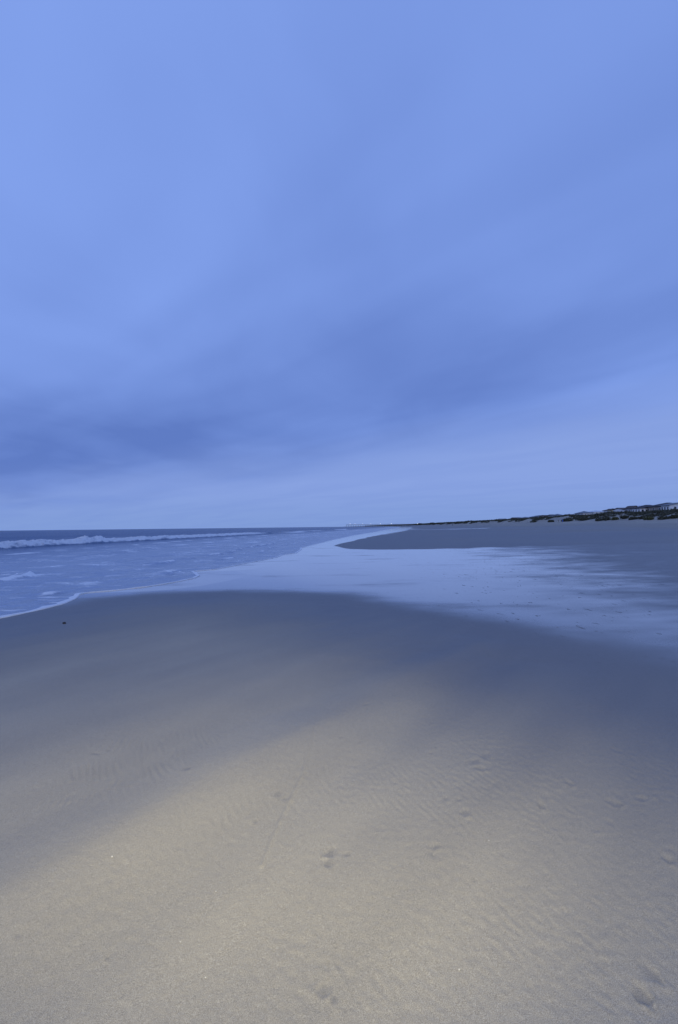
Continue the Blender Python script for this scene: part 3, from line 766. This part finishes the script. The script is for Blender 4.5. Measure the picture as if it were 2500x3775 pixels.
M_LAMP = flat_mat('lamp_glow', (.8, .8, .8), .4, 0, emit=(1.0, .98, .95), est=1.6)
lamp0 = None
for i, (px, py, lab) in enumerate([(1290.5, 1930.8, 'lit lamp nearest the sea end of the pier'), (1309, 1930.8, 'second lit lamp from the sea end of the pier'), (1337, 1930.8, 'third lit lamp from the sea end of the pier'),
                                   (1367, 1930.6, 'fourth lit lamp from the sea end of the pier'), (1402.5, 1930.4, 'fifth lit lamp on the pier, near the shore'), (1442.5, 1930.2, 'brightest lit lamp where the pier meets the shore')]):
    p = at(px, py, PY)
    root = empty('pier_lamp', (p.x, PY - 2.1, DZ))
    hz = p.z - DZ
    MB().tube((0, 0, 0), (0, 0, hz), .09, .06, 6).build('pole', M_WOODY, root)
    r_ = .6 if i in (0, 4, 5) else .45
    MB().lathe([(.05, hz - r_), (r_ * .75, hz - r_ * .6), (r_, hz), (r_ * .75, hz + r_ * .6), (.05, hz + r_)], 10).build('lamp_globe', M_LAMP, root)
    tag(root, lab, 'lamp', 'lamps along the pier')
for px, py, Yl, lab in [(1539, 1930.3, 1000, 'lit lamp beside the rounded far trees on the shore')]:
    p = at(px, py, Yl); gz = float(ground(np.array([p.x]), np.array([Yl]))[0][0])
    root = empty('shore_lamp', (p.x, Yl, gz)); hz = p.z - gz
    MB().tube((0, 0, -.3), (0, 0, hz), .1, .07, 6).build('pole', M_WOODY, root)
    MB().lathe([(.05, hz - .5), (.4, hz - .3), (.5, hz), (.4, hz + .3), (.05, hz + .5)], 10).build('lamp_globe', M_LAMP, root)
    tag(root, lab, 'lamp')

# two rounded trees on the far dune
def tree(px, py_top, Y, wpx, label):
    p = at(px, py_top, Y); gz = float(ground(np.array([p.x]), np.array([Y]))[0][0])
    H = p.z - gz; rw = wpx * .5 * Y / 1782.6
    root = empty('maritime_tree', (p.x, Y, gz))
    m = MB(); m.tube((0, 0, -.3), (.3, 0, H * .55), .35, .2, 7)
    for k in range(5):
        a = k * 1.26; m.tube((.25, 0, H * .4), (rw * .6 * math.cos(a), rw * .6 * math.sin(a), H * .75), .14, .05, 5)
    m.build('trunk', M_BARK, root)
    n = 26
    cs = np.stack([rng.normal(size=n) * rw * .42, rng.normal(size=n) * rw * .42, H * (.35 + .38 * rng.random(n))], 1)
    v, f = leaf_cloud(cs, np.stack([np.full(n, rw * .4), np.full(n, rw * .4), np.full(n, H * .25)], 1), 60, np.full(n, .8))
    tri_obj('crown', v, f, M_SHRUB, root)
    tag(root, label, 'tree', 'trees on the far dune')
tree(1549, 1928.8, 1000, 16, 'rounded dark tree right beside the lit shore lamp')
tree(1594, 1926.8, 900, 12, 'dark tree at the right end of the farthest hump of trees')

# ================================================================== stone and shells on the sand
def fine_z(x, y): return float(ground(np.array([x, x]), np.array([y, y]), fine=True)[0][0])
p = hit(237, 2299, 40)
v = []; f = []; n = 12
for k in range(6):
    th = math.pi * k / 5
    for i in range(n):
        a = 2 * math.pi * i / n; r = 1 + .22 * math.sin(2.3 * a + k) + .12 * math.cos(3 * a - k)
        v.append((.026 * r * math.sin(th) * math.cos(a) * 1.25, .024 * r * math.sin(th) * math.sin(a), .017 * (1 - math.cos(th)) * 1.1 - .006))
for k in range(5): f += [(k * n + i, k * n + (i + 1) % n, (k + 1) * n + (i + 1) % n, (k + 1) * n + i) for i in range(n)]
st = mesh_obj('dark_stone', v, f, flat_mat('dark_stone_mat', (.03, .026, .024), .6, .3, 60), None, True)
st.location = (p.x, p.y, fine_z(p.x, p.y)); tag(st, 'small dark stone alone on the damp sand below the foam edge', 'stone')

M_SHELL = flat_mat('shell_white', (.62, .59, .54), .45, .1, 90)
def shell(px, py, size, rz, label):
    p = hit(px, py, 30); n = 9
    size *= .8
    v = [(0, -size * .45, .002)]; f = []
    for ring, rr in ((1, .55), (2, 1.0)):
        for i in range(n):
            a = math.pi * (.08 + .84 * i / (n - 1)); rib = 1 + (.06 if i % 2 else -.04)
            v.append((size * rr * .55 * math.cos(a) * rib, -size * .45 + size * rr * math.sin(a) * rib, .002 + size * (.30 if ring == 1 else .06) * rib))
    f += [(0, 1 + i, 2 + i) for i in range(n - 1)]
    f += [(1 + i, 1 + n + i, 2 + n + i, 2 + i) for i in range(n - 1)]
    nb_ = len(v); v += [(x, y, z - .0018) for x, y, z in v]
    f += [tuple(nb_ + i for i in q[::-1]) for q in f]
    ob = mesh_obj('shell_fragment', v, f, M_SHELL, None, True)
    ob.location = (p.x, p.y, fine_z(p.x, p.y) + .001); ob.rotation_euler = (.25, .1, rz)
    tag(ob, label, 'shell', 'shell fragments on the sand')
shell(413, 3178, .011, .4, 'largest white shell fragment, on smooth sand at the left')
shell(796, 3267, .007, 1.9, 'tiny white shell fragment on smooth sand left of the rippled patch')
shell(665, 3453, .006, 2.9, 'tiny shell fragment in the lower left, right of the dark dimple')
shell(757, 3583, .006, .9, 'lowest tiny shell fragment near the bottom left of the sand')
shell(1803, 3098, .006, 4.0, 'tiny pale shell fragment on the rippled sand at right')
shell(1693, 3569, .006, 5.0, 'tiny pale shell fragment low on the rippled sand, right of centre')
